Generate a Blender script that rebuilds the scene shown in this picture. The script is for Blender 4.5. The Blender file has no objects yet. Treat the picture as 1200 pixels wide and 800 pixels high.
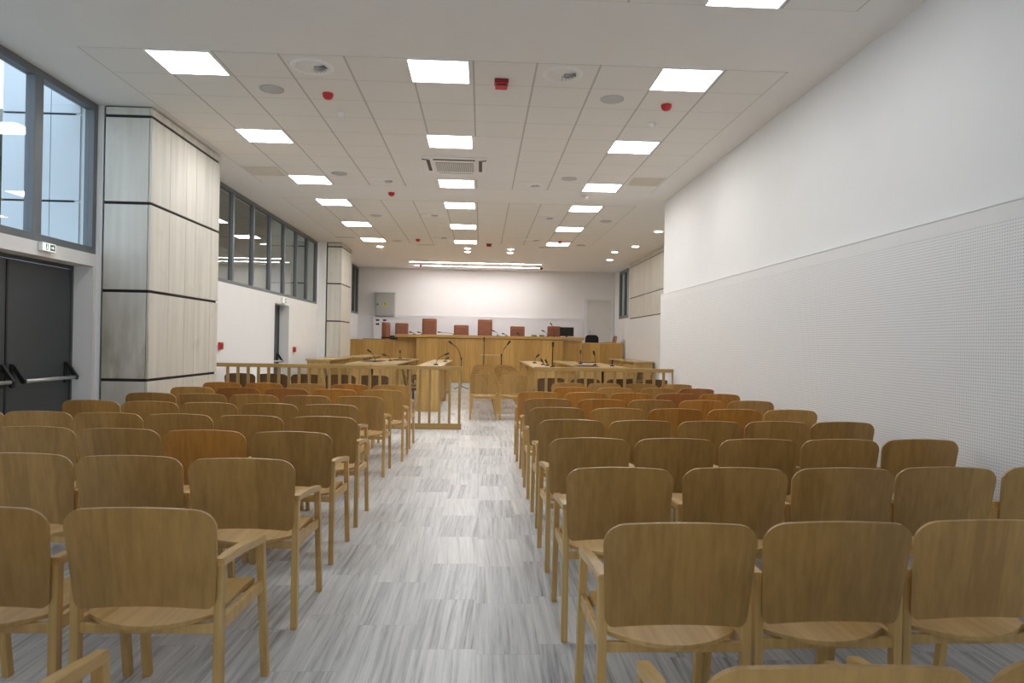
import bpy, bmesh, math, random
from mathutils import Vector, Matrix
random.seed(7)
S = bpy.context.scene
COL = S.collection
PI = math.pi

# ------------------------------------------------------------------ camera
EYE, FPX, CZ = 1.443, 795.2, 4.075
RIGHT = Vector((0.99881744, -0.04543637, 0.01729904))
UP = Vector((-0.0174356, -0.00261087, 0.99984458))
FWD = Vector((0.04538414, 0.99896382, 0.00339999))
cam = bpy.data.cameras.new('camera')
co = bpy.data.objects.new('camera', cam); COL.objects.link(co)
R3 = Matrix((RIGHT, UP, -FWD)).transposed()
co.matrix_world = Matrix.Translation((0, 0, EYE)) @ R3.to_4x4()
cam.sensor_width = 36.0
cam.lens = 36.0 * FPX / 1200.0
cam.clip_start, cam.clip_end = 0.05, 200
cam.dof.use_dof = True
cam.dof.focus_distance = 9.0
cam.dof.aperture_fstop = 5.6
S.camera = co

def at(px, py, X=None, Y=None, Z=None):
    """the place in the room seen at a pixel of the 1200x800 photograph, on one plane"""
    d = RIGHT * ((px - 600) / FPX) + UP * (-(py - 400) / FPX) + FWD
    if X is not None: t = X / d.x
    elif Y is not None: t = Y / d.y
    else: t = (Z - EYE) / d.z
    return Vector((0, 0, EYE)) + d * t

# ------------------------------------------------------------------ materials
def new_mat(name):
    m = bpy.data.materials.new(name); m.use_nodes = True
    nt = m.node_tree; b = nt.nodes['Principled BSDF']
    return m, nt, b

def N(nt, t, **k):
    n = nt.nodes.new(t)
    for a, v in k.items(): setattr(n, a, v)
    return n

def lk(nt, a, b): nt.links.new(a, b)

def math_n(nt, op, a, b=None, c=None):
    n = N(nt, 'ShaderNodeMath', operation=op)
    for i, v in enumerate((a, b, c)):
        if v is None: continue
        if isinstance(v, (int, float)): n.inputs[i].default_value = v
        else: lk(nt, v, n.inputs[i])
    return n.outputs[0]

def ramp(nt, fac, stops):
    r = N(nt, 'ShaderNodeValToRGB')
    el = r.color_ramp.elements
    while len(el) < len(stops): el.new(0.5)
    for e, (p, c) in zip(el, stops):
        e.position = p; e.color = (*c, 1)
    lk(nt, fac, r.inputs[0])
    return r.outputs[0]

def paint(name, col, rough=0.6, metal=0.0, noise=0.03, scale=3.0, spec=0.5):
    m, nt, b = new_mat(name)
    tc = N(nt, 'ShaderNodeTexCoord'); nz = N(nt, 'ShaderNodeTexNoise')
    nz.inputs['Scale'].default_value = scale; nz.inputs['Detail'].default_value = 4
    lk(nt, tc.outputs['Object'], nz.inputs['Vector'])
    lo = [c * (1 - noise) for c in col]; hi = [min(1, c * (1 + noise)) for c in col]
    lk(nt, ramp(nt, nz.outputs['Fac'], [(0.3, lo), (0.7, hi)]), b.inputs['Base Color'])
    b.inputs['Roughness'].default_value = rough; b.inputs['Metallic'].default_value = metal
    b.inputs['Specular IOR Level'].default_value = spec
    return m

def emit(name, col, strength):
    m, nt, b = new_mat(name)
    b.inputs['Base Color'].default_value = (0.8, 0.8, 0.8, 1)
    b.inputs['Emission Color'].default_value = (*col, 1)
    b.inputs['Emission Strength'].default_value = strength
    return m

def wood(name, dark, light, axis='Z', grain=38.0, band=0.095, rough=0.42, vary=0.16, bandamt=0.16):
    """straight-grained veneer: long streaks along one axis, with veneer leaves of slightly different tone"""
    m, nt, b = new_mat(name)
    tc = N(nt, 'ShaderNodeTexCoord'); oi = N(nt, 'ShaderNodeObjectInfo')
    off = N(nt, 'ShaderNodeVectorMath', operation='ADD')
    sc3 = N(nt, 'ShaderNodeVectorMath', operation='SCALE'); sc3.inputs['Scale'].default_value = 37.0
    cmb = N(nt, 'ShaderNodeCombineXYZ')
    for i in range(3): lk(nt, oi.outputs['Random'], cmb.inputs[i])
    lk(nt, cmb.outputs[0], sc3.inputs[0])
    lk(nt, tc.outputs['Object'], off.inputs[0]); lk(nt, sc3.outputs[0], off.inputs[1])
    mp = N(nt, 'ShaderNodeMapping')
    s = {'X': (1.3, grain, grain), 'Y': (grain, 1.3, grain), 'Z': (grain, grain, 1.3)}[axis]
    mp.inputs['Scale'].default_value = s
    lk(nt, off.outputs[0], mp.inputs['Vector'])
    nz = N(nt, 'ShaderNodeTexNoise'); nz.inputs['Scale'].default_value = 1.0
    nz.inputs['Detail'].default_value = 5; nz.inputs['Roughness'].default_value = 0.6
    nz.inputs['Distortion'].default_value = 0.12
    lk(nt, mp.outputs[0], nz.inputs['Vector'])
    sp = N(nt, 'ShaderNodeSeparateXYZ'); lk(nt, off.outputs[0], sp.inputs[0])
    u = sp.outputs[{'X': 1, 'Y': 0, 'Z': 0}[axis]]
    fl = math_n(nt, 'FLOOR', math_n(nt, 'DIVIDE', u, band))
    wn = N(nt, 'ShaderNodeTexWhiteNoise', noise_dimensions='1D'); lk(nt, fl, wn.inputs['W'])
    fac = math_n(nt, 'ADD', math_n(nt, 'MULTIPLY', math_n(nt, 'SUBTRACT', wn.outputs['Value'], 0.5), bandamt * 1.6), nz.outputs['Fac'])
    c = ramp(nt, fac, [(0.28, dark), (0.72, light)])
    v = math_n(nt, 'ADD', math_n(nt, 'MULTIPLY', oi.outputs['Random'], vary), 1 - vary / 2)
    hs = N(nt, 'ShaderNodeHueSaturation'); lk(nt, c, hs.inputs['Color']); lk(nt, v, hs.inputs['Value'])
    lk(nt, hs.outputs[0], b.inputs['Base Color'])
    b.inputs['Roughness'].default_value = rough
    return m

def floor_mat():
    m, nt, b = new_mat('grey_striped_marble')
    tc = N(nt, 'ShaderNodeTexCoord'); sp = N(nt, 'ShaderNodeSeparateXYZ'); lk(nt, tc.outputs['Object'], sp.inputs[0])
    x, y = sp.outputs[0], sp.outputs[1]
    W, Lh = 0.30, 0.62
    ix = math_n(nt, 'FLOOR', math_n(nt, 'DIVIDE', x, W))
    w1 = N(nt, 'ShaderNodeTexWhiteNoise', noise_dimensions='1D'); lk(nt, ix, w1.inputs['W'])
    yo = math_n(nt, 'ADD', math_n(nt, 'DIVIDE', y, Lh), math_n(nt, 'MULTIPLY', w1.outputs['Value'], 5.0))
    iy = math_n(nt, 'FLOOR', yo)
    cid = N(nt, 'ShaderNodeCombineXYZ'); lk(nt, ix, cid.inputs[0]); lk(nt, iy, cid.inputs[1])
    w2 = N(nt, 'ShaderNodeTexWhiteNoise', noise_dimensions='2D'); lk(nt, cid.outputs[0], w2.inputs['Vector'])
    tilt = math_n(nt, 'MULTIPLY', math_n(nt, 'SUBTRACT', w2.outputs['Value'], 0.5), 0.09)
    xs = math_n(nt, 'ADD', x, math_n(nt, 'MULTIPLY', y, tilt))
    v = N(nt, 'ShaderNodeCombineXYZ')
    lk(nt, math_n(nt, 'MULTIPLY', xs, 34.0), v.inputs[0])
    lk(nt, math_n(nt, 'ADD', math_n(nt, 'MULTIPLY', y, 1.0), math_n(nt, 'MULTIPLY', w2.outputs['Value'], 60.0)), v.inputs[1])
    lk(nt, math_n(nt, 'MULTIPLY', w2.outputs['Value'], 31.0), v.inputs[2])
    nz = N(nt, 'ShaderNodeTexNoise'); nz.inputs['Scale'].default_value = 1.0; nz.inputs['Detail'].default_value = 6
    nz.inputs['Roughness'].default_value = 0.72; nz.inputs['Distortion'].default_value = 0.35
    lk(nt, v.outputs[0], nz.inputs['Vector'])
    fac = math_n(nt, 'ADD', nz.outputs['Fac'], math_n(nt, 'MULTIPLY', math_n(nt, 'SUBTRACT', w2.outputs['Value'], 0.5), 0.14))
    c = ramp(nt, fac, [(0.25, (0.15, 0.158, 0.172)), (0.37, (0.42, 0.432, 0.45)), (0.50, (0.65, 0.655, 0.66)), (0.72, (0.86, 0.855, 0.845))])
    # fine joints between the tiles
    fx = math_n(nt, 'FRACT', math_n(nt, 'DIVIDE', x, W)); fy = math_n(nt, 'FRACT', yo)
    ex = math_n(nt, 'LESS_THAN', math_n(nt, 'MULTIPLY', math_n(nt, 'MINIMUM', fx, math_n(nt, 'SUBTRACT', 1.0, fx)), W), 0.0010)
    ey = math_n(nt, 'LESS_THAN', math_n(nt, 'MULTIPLY', math_n(nt, 'MINIMUM', fy, math_n(nt, 'SUBTRACT', 1.0, fy)), Lh), 0.0012)
    e = math_n(nt, 'MAXIMUM', ex, ey)
    mx = N(nt, 'ShaderNodeMix', data_type='RGBA'); lk(nt, math_n(nt, 'MULTIPLY', e, 0.5), mx.inputs[0])
    lk(nt, c, mx.inputs[6]); mx.inputs[7].default_value = (0.22, 0.22, 0.22, 1)
    lk(nt, mx.outputs[2], b.inputs['Base Color'])
    b.inputs['Roughness'].default_value = 0.30; b.inputs['Specular IOR Level'].default_value = 0.38
    return m

def tile_mat(px, py):
    m, nt, b = new_mat('ceiling_tiles')
    tc = N(nt, 'ShaderNodeTexCoord'); sp = N(nt, 'ShaderNodeSeparateXYZ'); lk(nt, tc.outputs['Object'], sp.inputs[0])
    def edge(v, p, w):
        f = math_n(nt, 'FRACT', math_n(nt, 'ADD', math_n(nt, 'DIVIDE', v, p), 100.0))
        d = math_n(nt, 'MULTIPLY', math_n(nt, 'MINIMUM', f, math_n(nt, 'SUBTRACT', 1.0, f)), p)
        return math_n(nt, 'LESS_THAN', d, w)
    e = math_n(nt, 'MAXIMUM', edge(sp.outputs[0], px, 0.010), math_n(nt, 'MULTIPLY', edge(sp.outputs[1], py, 0.008), 0.45))
    nz = N(nt, 'ShaderNodeTexNoise'); nz.inputs['Scale'].default_value = 90; lk(nt, tc.outputs['Object'], nz.inputs['Vector'])
    base = ramp(nt, nz.outputs['Fac'], [(0.3, (0.82, 0.81, 0.78)), (0.7, (0.88, 0.87, 0.84))])
    mx = N(nt, 'ShaderNodeMix', data_type='RGBA'); lk(nt, e, mx.inputs[0])
    lk(nt, base, mx.inputs[6]); mx.inputs[7].default_value = (0.56, 0.55, 0.52, 1)
    lk(nt, mx.outputs[2], b.inputs['Base Color']); b.inputs['Roughness'].default_value = 0.8
    return m

def perforated_mat(axis):
    m, nt, b = new_mat('white_perforated_panel')
    tc = N(nt, 'ShaderNodeTexCoord'); sp = N(nt, 'ShaderNodeSeparateXYZ'); lk(nt, tc.outputs['Object'], sp.inputs[0])
    p = 0.021
    def cen(v):
        return math_n(nt, 'SUBTRACT', math_n(nt, 'FRACT', math_n(nt, 'ADD', math_n(nt, 'DIVIDE', v, p), 500.0)), 0.5)
    a = cen(sp.outputs[axis]); c = cen(sp.outputs[2])
    r2 = math_n(nt, 'ADD', math_n(nt, 'MULTIPLY', a, a), math_n(nt, 'MULTIPLY', c, c))
    hole = math_n(nt, 'LESS_THAN', r2, 0.045)
    mx = N(nt, 'ShaderNodeMix', data_type='RGBA'); lk(nt, hole, mx.inputs[0])
    mx.inputs[6].default_value = (0.86, 0.86, 0.86, 1); mx.inputs[7].default_value = (0.50, 0.51, 0.53, 1)
    lk(nt, mx.outputs[2], b.inputs['Base Color']); b.inputs['Roughness'].default_value = 0.55
    return m

def stone_mat():
    m, nt, b = new_mat('pale_stone_cladding')
    tc = N(nt, 'ShaderNodeTexCoord')
    mp = N(nt, 'ShaderNodeMapping'); mp.inputs['Scale'].default_value = (9, 9, 0.7); lk(nt, tc.outputs['Object'], mp.inputs['Vector'])
    nz = N(nt, 'ShaderNodeTexNoise'); nz.inputs['Scale'].default_value = 1.0; nz.inputs['Detail'].default_value = 6
    lk(nt, mp.outputs[0], nz.inputs['Vector'])
    st = N(nt, 'ShaderNodeTexNoise'); st.inputs['Scale'].default_value = 3.2; st.inputs['Detail'].default_value = 5
    lk(nt, tc.outputs['Object'], st.inputs['Vector'])
    c = ramp(nt, nz.outputs['Fac'], [(0.3, (0.60, 0.58, 0.52)), (0.7, (0.72, 0.70, 0.64))])
    mx = N(nt, 'ShaderNodeMix', data_type='RGBA')
    k = ramp(nt, st.outputs['Fac'], [(0.60, (0, 0, 0)), (0.80, (0.28, 0.28, 0.28))])
    lk(nt, k, mx.inputs[0]); lk(nt, c, mx.inputs[6]); mx.inputs[7].default_value = (0.36, 0.32, 0.23, 1)
    # old damp stain low on the face towards the doors
    sp = N(nt, 'ShaderNodeSeparateXYZ'); lk(nt, tc.outputs['Object'], sp.inputs[0])
    up = N(nt, 'ShaderNodeMapRange'); lk(nt, sp.outputs[2], up.inputs[0])
    for i, v in enumerate((0.95, 2.2, 1.0, 0.0)): up.inputs[i + 1].default_value = v
    ds = N(nt, 'ShaderNodeTexNoise'); ds.inputs['Scale'].default_value = 1.0; ds.inputs['Detail'].default_value = 5
    m2 = N(nt, 'ShaderNodeMapping'); m2.inputs['Scale'].default_value = (6.0, 6.0, 2.2); lk(nt, tc.outputs['Object'], m2.inputs['Vector']); lk(nt, m2.outputs[0], ds.inputs['Vector'])
    near = math_n(nt, 'LESS_THAN', sp.outputs[1], 7.932); low = math_n(nt, 'GREATER_THAN', sp.outputs[2], 0.955)
    k2 = math_n(nt, 'MULTIPLY', math_n(nt, 'MULTIPLY', near, low), math_n(nt, 'MULTIPLY', up.outputs[0], ramp(nt, ds.outputs['Fac'], [(0.40, (0, 0, 0)), (0.72, (1, 1, 1))])))
    my = N(nt, 'ShaderNodeMix', data_type='RGBA'); lk(nt, k2, my.inputs[0]); lk(nt, mx.outputs[2], my.inputs[6]); my.inputs[7].default_value = (0.33, 0.29, 0.19, 1)
    lk(nt, my.outputs[2], b.inputs['Base Color']); b.inputs['Roughness'].default_value = 0.5
    return m

def glass_mat(name, tint, ior):
    m = bpy.data.materials.new(name); m.use_nodes = True; nt = m.node_tree
    nt.nodes.remove(nt.nodes['Principled BSDF']); out = nt.nodes['Material Output']
    t = N(nt, 'ShaderNodeBsdfTransparent'); t.inputs[0].default_value = (*tint, 1)
    g = N(nt, 'ShaderNodeBsdfGlossy'); g.inputs['Roughness'].default_value = 0.0
    f = N(nt, 'ShaderNodeFresnel'); f.inputs['IOR'].default_value = ior
    mx = N(nt, 'ShaderNodeMixShader'); lk(nt, t.outputs[0], mx.inputs[1]); lk(nt, g.outputs[0], mx.inputs[2])
    ge = N(nt, 'ShaderNodeNewGeometry')
    lk(nt, math_n(nt, 'MULTIPLY', f.outputs[0], math_n(nt, 'SUBTRACT', 1.0, ge.outputs['Backfacing'])), mx.inputs[0])
    lk(nt, mx.outputs[0], out.inputs['Surface'])
    return m

M = {}
M['white'] = paint('white_wall_paint', (0.86, 0.86, 0.86), 0.6, noise=0.008)
M['ceil'] = paint('white_ceiling_paint', (0.86, 0.85, 0.83), 0.75, noise=0.008)
M['trimwhite'] = paint('white_gloss_paint', (0.82, 0.82, 0.82), 0.4, noise=0.008)
M['floor'] = floor_mat()
M['tilesA'] = tile_mat(0.5986, 0.578)
M['tilesB'] = tile_mat(0.5986, 0.5875)
M['perfY'] = perforated_mat(1)
M['perfX'] = perforated_mat(0)
M['stone'] = stone_mat()
M['joint'] = paint('black_joint', (0.03, 0.025, 0.022), 0.8)
M['alu'] = paint('grey_window_frame', (0.15, 0.165, 0.18), 0.45)
M['door'] = paint('dark_grey_door_paint', (0.062, 0.069, 0.073), 0.45)
M['black'] = paint('black_plastic', (0.012, 0.012, 0.013), 0.4)
M['steel'] = paint('brushed_steel', (0.62, 0.62, 0.62), 0.35, 0.6)
M['chrome'] = paint('polished_steel', (0.7, 0.7, 0.7), 0.2, 1.0)
M['red'] = paint('red_plastic', (0.60, 0.025, 0.03), 0.35)
M['darkred'] = paint('dark_red_plastic', (0.22, 0.015, 0.02), 0.4)
M['green'] = paint('sign_green', (0.0, 0.16, 0.09), 0.5)
M['signwhite'] = emit('sign_white', (1, 1, 1), 0.35)
M['grille'] = paint('grey_speaker_grille', (0.56, 0.56, 0.57), 0.7)
M['tan'] = paint('beige_grille', (0.77, 0.73, 0.66), 0.7)
M['plastic'] = paint('white_plastic', (0.88, 0.88, 0.87), 0.45)
M['acgrille'] = paint('grey_air_grille', (0.33, 0.33, 0.32), 0.6)
M['cabinet'] = paint('grey_enamel', (0.42, 0.43, 0.41), 0.45)
M['yellow'] = paint('yellow_warning', (0.62, 0.60, 0.02), 0.5)
M['beigedoor'] = paint('beige_door_paint', (0.74, 0.72, 0.67), 0.5)
M['leather'] = paint('brown_leather', (0.27, 0.095, 0.045), 0.38, noise=0.12, scale=14)
M['blackfabric'] = paint('black_fabric', (0.014, 0.014, 0.017), 0.8)
M['ext'] = paint('grey_render', (0.30, 0.31, 0.27), 0.8)
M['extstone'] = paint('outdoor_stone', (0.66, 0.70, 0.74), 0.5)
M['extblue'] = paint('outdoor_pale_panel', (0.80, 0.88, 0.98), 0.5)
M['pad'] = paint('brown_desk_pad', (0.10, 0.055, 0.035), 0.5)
M['glass'] = glass_mat('window_glass', (0.90, 0.94, 0.95), 1.55)
M['glass2'] = glass_mat('coated_window_glass', (0.80, 0.82, 0.76), 3.2)
M['led'] = emit('led_panel', (1.0, 0.985, 0.955), 11.5)
M['led_dim'] = emit('led_panel_dimmed', (0.97, 0.985, 1.0), 6.0)
M['strip'] = emit('led_strip', (1.0, 0.95, 0.96), 38.0)
M['down'] = emit('downlight_lens', (1.0, 0.94, 0.85), 32.0)
M['bench'] = wood('honey_oak_veneer_upright', (0.50, 0.285, 0.070), (0.68, 0.42, 0.125), 'Z', 22, 0.31, 0.4, 0.0, 0.22)
M['benchX'] = wood('honey_oak_veneer_lengthwise', (0.52, 0.30, 0.08), (0.70, 0.45, 0.15), 'X', 22, 0.2, 0.35, 0.0, 0.1)
M['deskv'] = wood('oak_desk_veneer', (0.44, 0.265, 0.08), (0.60, 0.385, 0.135), 'Z', 24, 0.2, 0.4, 0.08, 0.14)
M['deskt'] = wood('oak_desk_top', (0.50, 0.34, 0.145), (0.63, 0.46, 0.22), 'Y', 24, 0.2, 0.3, 0.08, 0.1)
M['rail'] = wood('oak_railing', (0.33, 0.205, 0.066), (0.46, 0.305, 0.105), 'X', 30, 0.06, 0.4, 0.06, 0.05)
M['post'] = wood('oak_post', (0.33, 0.205, 0.066), (0.46, 0.305, 0.105), 'Z', 30, 0.06, 0.4, 0.12, 0.05)
TONES = {
    'brown': ((0.335, 0.185, 0.052), (0.465, 0.270, 0.082), (0.480, 0.285, 0.088), (0.660, 0.430, 0.155)),
    'amber': ((0.405, 0.176, 0.030), (0.540, 0.250, 0.049), (0.486, 0.270, 0.095), (0.702, 0.432, 0.162)),
    'golden': ((0.446, 0.243, 0.061), (0.567, 0.331, 0.095), (0.513, 0.311, 0.121), (0.716, 0.472, 0.203)),
    'reddish': ((0.297, 0.115, 0.030), (0.392, 0.162, 0.046), (0.459, 0.257, 0.101), (0.648, 0.405, 0.176)),
    'dark': ((0.115, 0.060, 0.022), (0.175, 0.095, 0.036), (0.17, 0.095, 0.038), (0.25, 0.150, 0.062)),
}
for t, (d, l, fd, fl_) in TONES.items():
    M['back_' + t] = wood(t + '_oak_back', d, l, 'Z', 40, 0.12, 0.36, 0.16, 0.20)
    M['seat_' + t] = wood(t + '_oak_seat', fd, fl_, 'Y', 40, 0.12, 0.36, 0.12, 0.16)
    M['frame_' + t] = wood(t + '_beech_frame', fd, fl_, 'Z', 30, 0.3, 0.4, 0.16, 0.05)

# ------------------------------------------------------------------ mesh helpers
class MB:
    def __init__(self): self.bm = bmesh.new()
    def box(self, lo, hi, bev=0.0, seg=2):
        c = [(a + b) / 2 for a, b in zip(lo, hi)]; s = [abs(b - a) for a, b in zip(lo, hi)]
        mat = Matrix.Translation(c) @ Matrix.Diagonal((*s, 1))
        r = bmesh.ops.create_cube(self.bm, size=1.0, matrix=mat)
        if bev > 0:
            es = list({e for v in r['verts'] for e in v.link_edges})
            bmesh.ops.bevel(self.bm, geom=es, offset=bev, segments=seg, affect='EDGES', profile=0.6)
        return self
    def beam(self, p0, p1, w, d, bev=0.0, side=(1, 0, 0)):
        p0, p1 = Vector(p0), Vector(p1); z = (p1 - p0).normalized()
        x = Vector(side); x = (x - z * x.dot(z)).normalized(); y = z.cross(x)
        L = (p1 - p0).length
        m = Matrix((x, y, z)).transposed().to_4x4(); m.translation = (p0 + p1) / 2
        r = bmesh.ops.create_cube(self.bm, size=1.0, matrix=m @ Matrix.Diagonal((w, d, L, 1)))
        if bev > 0:
            es = list({e for v in r['verts'] for e in v.link_edges})
            bmesh.ops.bevel(self.bm, geom=es, offset=bev, segments=2, affect='EDGES', profile=0.6)
        return self
    def tube(self, pts, r, n=8, r1=None):
        pts = [Vector(p) for p in pts]; rings = []
        r1 = r if r1 is None else r1
        for i, p in enumerate(pts):
            t = (pts[min(i + 1, len(pts) - 1)] - pts[max(i - 1, 0)]).normalized()
            a = Vector((0, 0, 1)) if abs(t.z) < 0.9 else Vector((1, 0, 0))
            x = t.cross(a).normalized(); y = t.cross(x)
            rr = r + (r1 - r) * i / max(1, len(pts) - 1)
            rings.append([self.bm.verts.new(p + (x * math.cos(k * 2 * PI / n) + y * math.sin(k * 2 * PI / n)) * rr) for k in range(n)])
        for a, b in zip(rings, rings[1:]):
            for k in range(n): self.bm.faces.new((a[k], a[(k + 1) % n], b[(k + 1) % n], b[k])).smooth = True
        self.bm.faces.new(rings[0]); self.bm.faces.new(rings[-1][::-1])
        return self
    def lathe(self, prof, c=(0, 0, 0), n=24, smooth=True):
        """profile of (radius, z) from one end to the other, turned about z"""
        c = Vector(c); rings = []
        for r, z in prof:
            if r <= 1e-6: rings.append([self.bm.verts.new(c + Vector((0, 0, z)))])
            else: rings.append([self.bm.verts.new(c + Vector((r * math.cos(k * 2 * PI / n), r * math.sin(k * 2 * PI / n), z))) for k in range(n)])
        for a, b in zip(rings, rings[1:]):
            for k in range(n):
                k2 = (k + 1) % n
                if len(a) == 1 and len(b) == 1: continue
                if len(a) == 1: f = self.bm.faces.new((a[0], b[k2], b[k]))
                elif len(b) == 1: f = self.bm.faces.new((a[k], a[k2], b[0]))
                else: f = self.bm.faces.new((a[k], a[k2], b[k2], b[k]))
                f.smooth = smooth
        return self
    def prism(self, poly, plane, a0, a1):
        """polygon extruded along the axis missing from the plane ('XZ' -> Y)"""
        def P(u, v, w):
            return {'XZ': (u, w, v), 'YZ': (w, u, v), 'XY': (u, v, w)}[plane]
        A = [self.bm.verts.new(P(u, v, a0)) for u, v in poly]; B = [self.bm.verts.new(P(u, v, a1)) for u, v in poly]
        n = len(poly)
        self.bm.faces.new(A); self.bm.faces.new(B[::-1])
        for i in range(n): self.bm.faces.new((A[i], B[i], B[(i + 1) % n], A[(i + 1) % n]))
        return self
    def plate(self, rows, fn, thick, nu=14):
        """a bent plywood plate. rows: list of (v, half width); fn(u_metres, v) -> (point, normal)"""
        F, Bk = [], []
        for v, hw in rows:
            rf, rb = [], []
            for i in range(nu + 1):
                u = -hw + 2 * hw * i / nu
                p, nrm = fn(u, v)
                rf.append(self.bm.verts.new(p + nrm * thick / 2)); rb.append(self.bm.verts.new(p - nrm * thick / 2))
            F.append(rf); Bk.append(rb)
        nr = len(rows)
        for j in range(nr - 1):
            for i in range(nu):
                self.bm.faces.new((F[j][i], F[j][i + 1], F[j + 1][i + 1], F[j + 1][i])).smooth = True
                self.bm.faces.new((Bk[j][i], Bk[j + 1][i], Bk[j + 1][i + 1], Bk[j][i + 1])).smooth = True
        loop = [(0, i) for i in range(nu + 1)] + [(j, nu) for j in range(1, nr)] + [(nr - 1, i) for i in range(nu - 1, -1, -1)] + [(j, 0) for j in range(nr - 2, 0, -1)]
        n = len(loop)
        rf = [self.bm.verts.new(F[j][i].co) for j, i in loop]; rb = [self.bm.verts.new(Bk[j][i].co) for j, i in loop]
        for k in range(n):
            k2 = (k + 1) % n
            self.bm.faces.new((rf[k], rb[k], rb[k2], rf[k2])).smooth = True
        return self
    def move(self, m):
        bmesh.ops.transform(self.bm, matrix=m, verts=self.bm.verts); return self
    def build(self, name, mat, parent=None):
        bmesh.ops.recalc_face_normals(self.bm, faces=self.bm.faces)
        me = bpy.data.meshes.new(name); self.bm.to_mesh(me); self.bm.free()
        me.materials.append(mat)
        o = bpy.data.objects.new(name, me); COL.objects.link(o)
        if parent: o.parent = parent
        return o

def tag(o, label=None, cat=None, group=None, kind=None):
    for k, v in (('label', label), ('category', cat), ('group', group), ('kind', kind)):
        if v: o[k] = v
    return o
def thing(name, label, cat, loc=(0, 0, 0), rz=0.0, group=None):
    o = bpy.data.objects.new(name, None); COL.objects.link(o)
    o.empty_display_size = 0.1
    o.location = loc; o.rotation_euler = (0, 0, rz)
    return tag(o, label, cat, group)
def structure(o): o['kind'] = 'structure'; return o
def dup(root, loc, rz=0.0, label=None, group=None):
    r = root.copy(); COL.objects.link(r); r.location = loc; r.rotation_euler = (0, 0, rz)
    if label: r['label'] = label
    if group: r['group'] = group
    for ch in list(root.children):
        c = ch.copy(); COL.objects.link(c); c.parent = r
        for g in list(ch.children):
            d = g.copy(); COL.objects.link(d); d.parent = c
    return r
ORD = ['first', 'second', 'third', 'fourth', 'fifth', 'sixth', 'seventh', 'eighth', 'ninth', 'tenth', 'eleventh']

# ------------------------------------------------------------------ room shell
XL, XR, XRR, YB, Y0 = -4.39, 3.30, 4.80, 24.39, -3.5
structure(MB().box((XL - 0.4, Y0, -0.2), (XRR + 0.4, YB + 0.3, 0.0)).build('floor', M['floor']))
DAIS = 0.90
structure(MB().box((XL + 0.01, 22.42, 0.001), (XRR - 0.01, YB - 0.001, DAIS)).build('floor_dais', M['floor']))
ceiling = structure(MB().box((XL - 0.25, Y0, CZ), (XRR + 0.25, YB + 0.3, CZ + 0.25)).build('ceiling', M['ceil']))
def field(x0, x1, y0, y1, mat, yoff=0.0):
    o = MB().box((0, yoff, 0), (x1 - x0, yoff + y1 - y0, 0.02)).build('tile_field', mat, ceiling)
    o.location = (x0, y0 - yoff, CZ - 0.004); return o
PX = 0.5986; FX0 = -3.71; FX1 = FX0 + 11 * PX
field(FX0, FX1, 5.145 - 10 * 0.578, 5.145, M['tilesA'])
field(FX0, FX1, 6.325, 6.325 + 9 * 0.578, M['tilesA'])
field(FX0, FX1, 12.70, 12.70 + 9 * 0.5875, M['tilesB'])
MB().box((FX0 + 4 * PX + .012, 6.325 + 4 * 0.578 + .008, CZ - 0.008), (FX0 + 7 * PX - .012, 6.325 + 8 * 0.578 - .006, CZ + 0.004)).build('plain_ceiling_panel', M['ceil'], ceiling)

def yz_wall(name, x0, x1, rects, mat):
    m = MB()
    for (ya, yb, za, zb) in rects: m.box((x0, ya, za), (x1, yb, zb))
    return structure(m.build(name, mat))
WB1, WB2 = 2.375, 2.405       # sills of the high windows
D1a, D1b, D1h = 5.75, 7.87, 2.235
D2a, D2b, D2h = 14.62, 15.70, 2.22
yz_wall('wall_left', XL - 0.25, XL, [
    (Y0, D1a, 0, WB1), (D1a, D1b, D1h, WB1), (D1b, 7.92, 0, WB1), (Y0, 2.95, WB1, CZ),
    (7.92, 11.16, 0, CZ), (11.16, D2a, 0, WB2), (D2a, D2b, D2h, WB2), (D2b, 18.30, 0, WB2),
    (18.30, 23.03, 0, CZ), (23.03, YB, 0, 2.40)], M['white'])
yz_wall('wall_right', XR, XR + 0.25, [(Y0, 12.22, 0, CZ)], M['white'])
structure(MB().box((XR + 0.25, 11.97, 0), (XRR, 12.22, CZ)).build('wall_right_return', M['white']))
yz_wall('wall_right_rear', XRR, XRR + 0.25, [(11.97, 22.0, 0, CZ), (22.0, 23.6, 0, 2.365), (23.6, YB, 0, CZ), (22.0, 23.6, 4.02, CZ)], M['white'])
structure(MB().box((XL - 0.25, Y0 - 0.2, 0), (-3.9, Y0, CZ)).box((1.6, Y0 - 0.2, 0), (XR + 0.25, Y0, CZ)).box((-3.9, Y0 - 0.2, 3.0), (1.6, Y0, CZ)).build('wall_front_unseen', M['white']))  # unseen wall behind the camera, its opening sized to cut the daylight
structure(MB().box((XL - 0.25, YB, 0), (XRR + 0.25, YB + 0.25, CZ)).build('wall_back', M['white']))
# pilaster strips between the windows and the stone columns
structure(MB().box((XL, 7.93, 0), (-4.335, 10.0, CZ)).build('trim_1', M['white']))
structure(MB().box((XL, 18.36, 0), (-4.175, at(411.5, 340, X=-3.765).y, CZ)).build('trim_2', M['white']))
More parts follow.
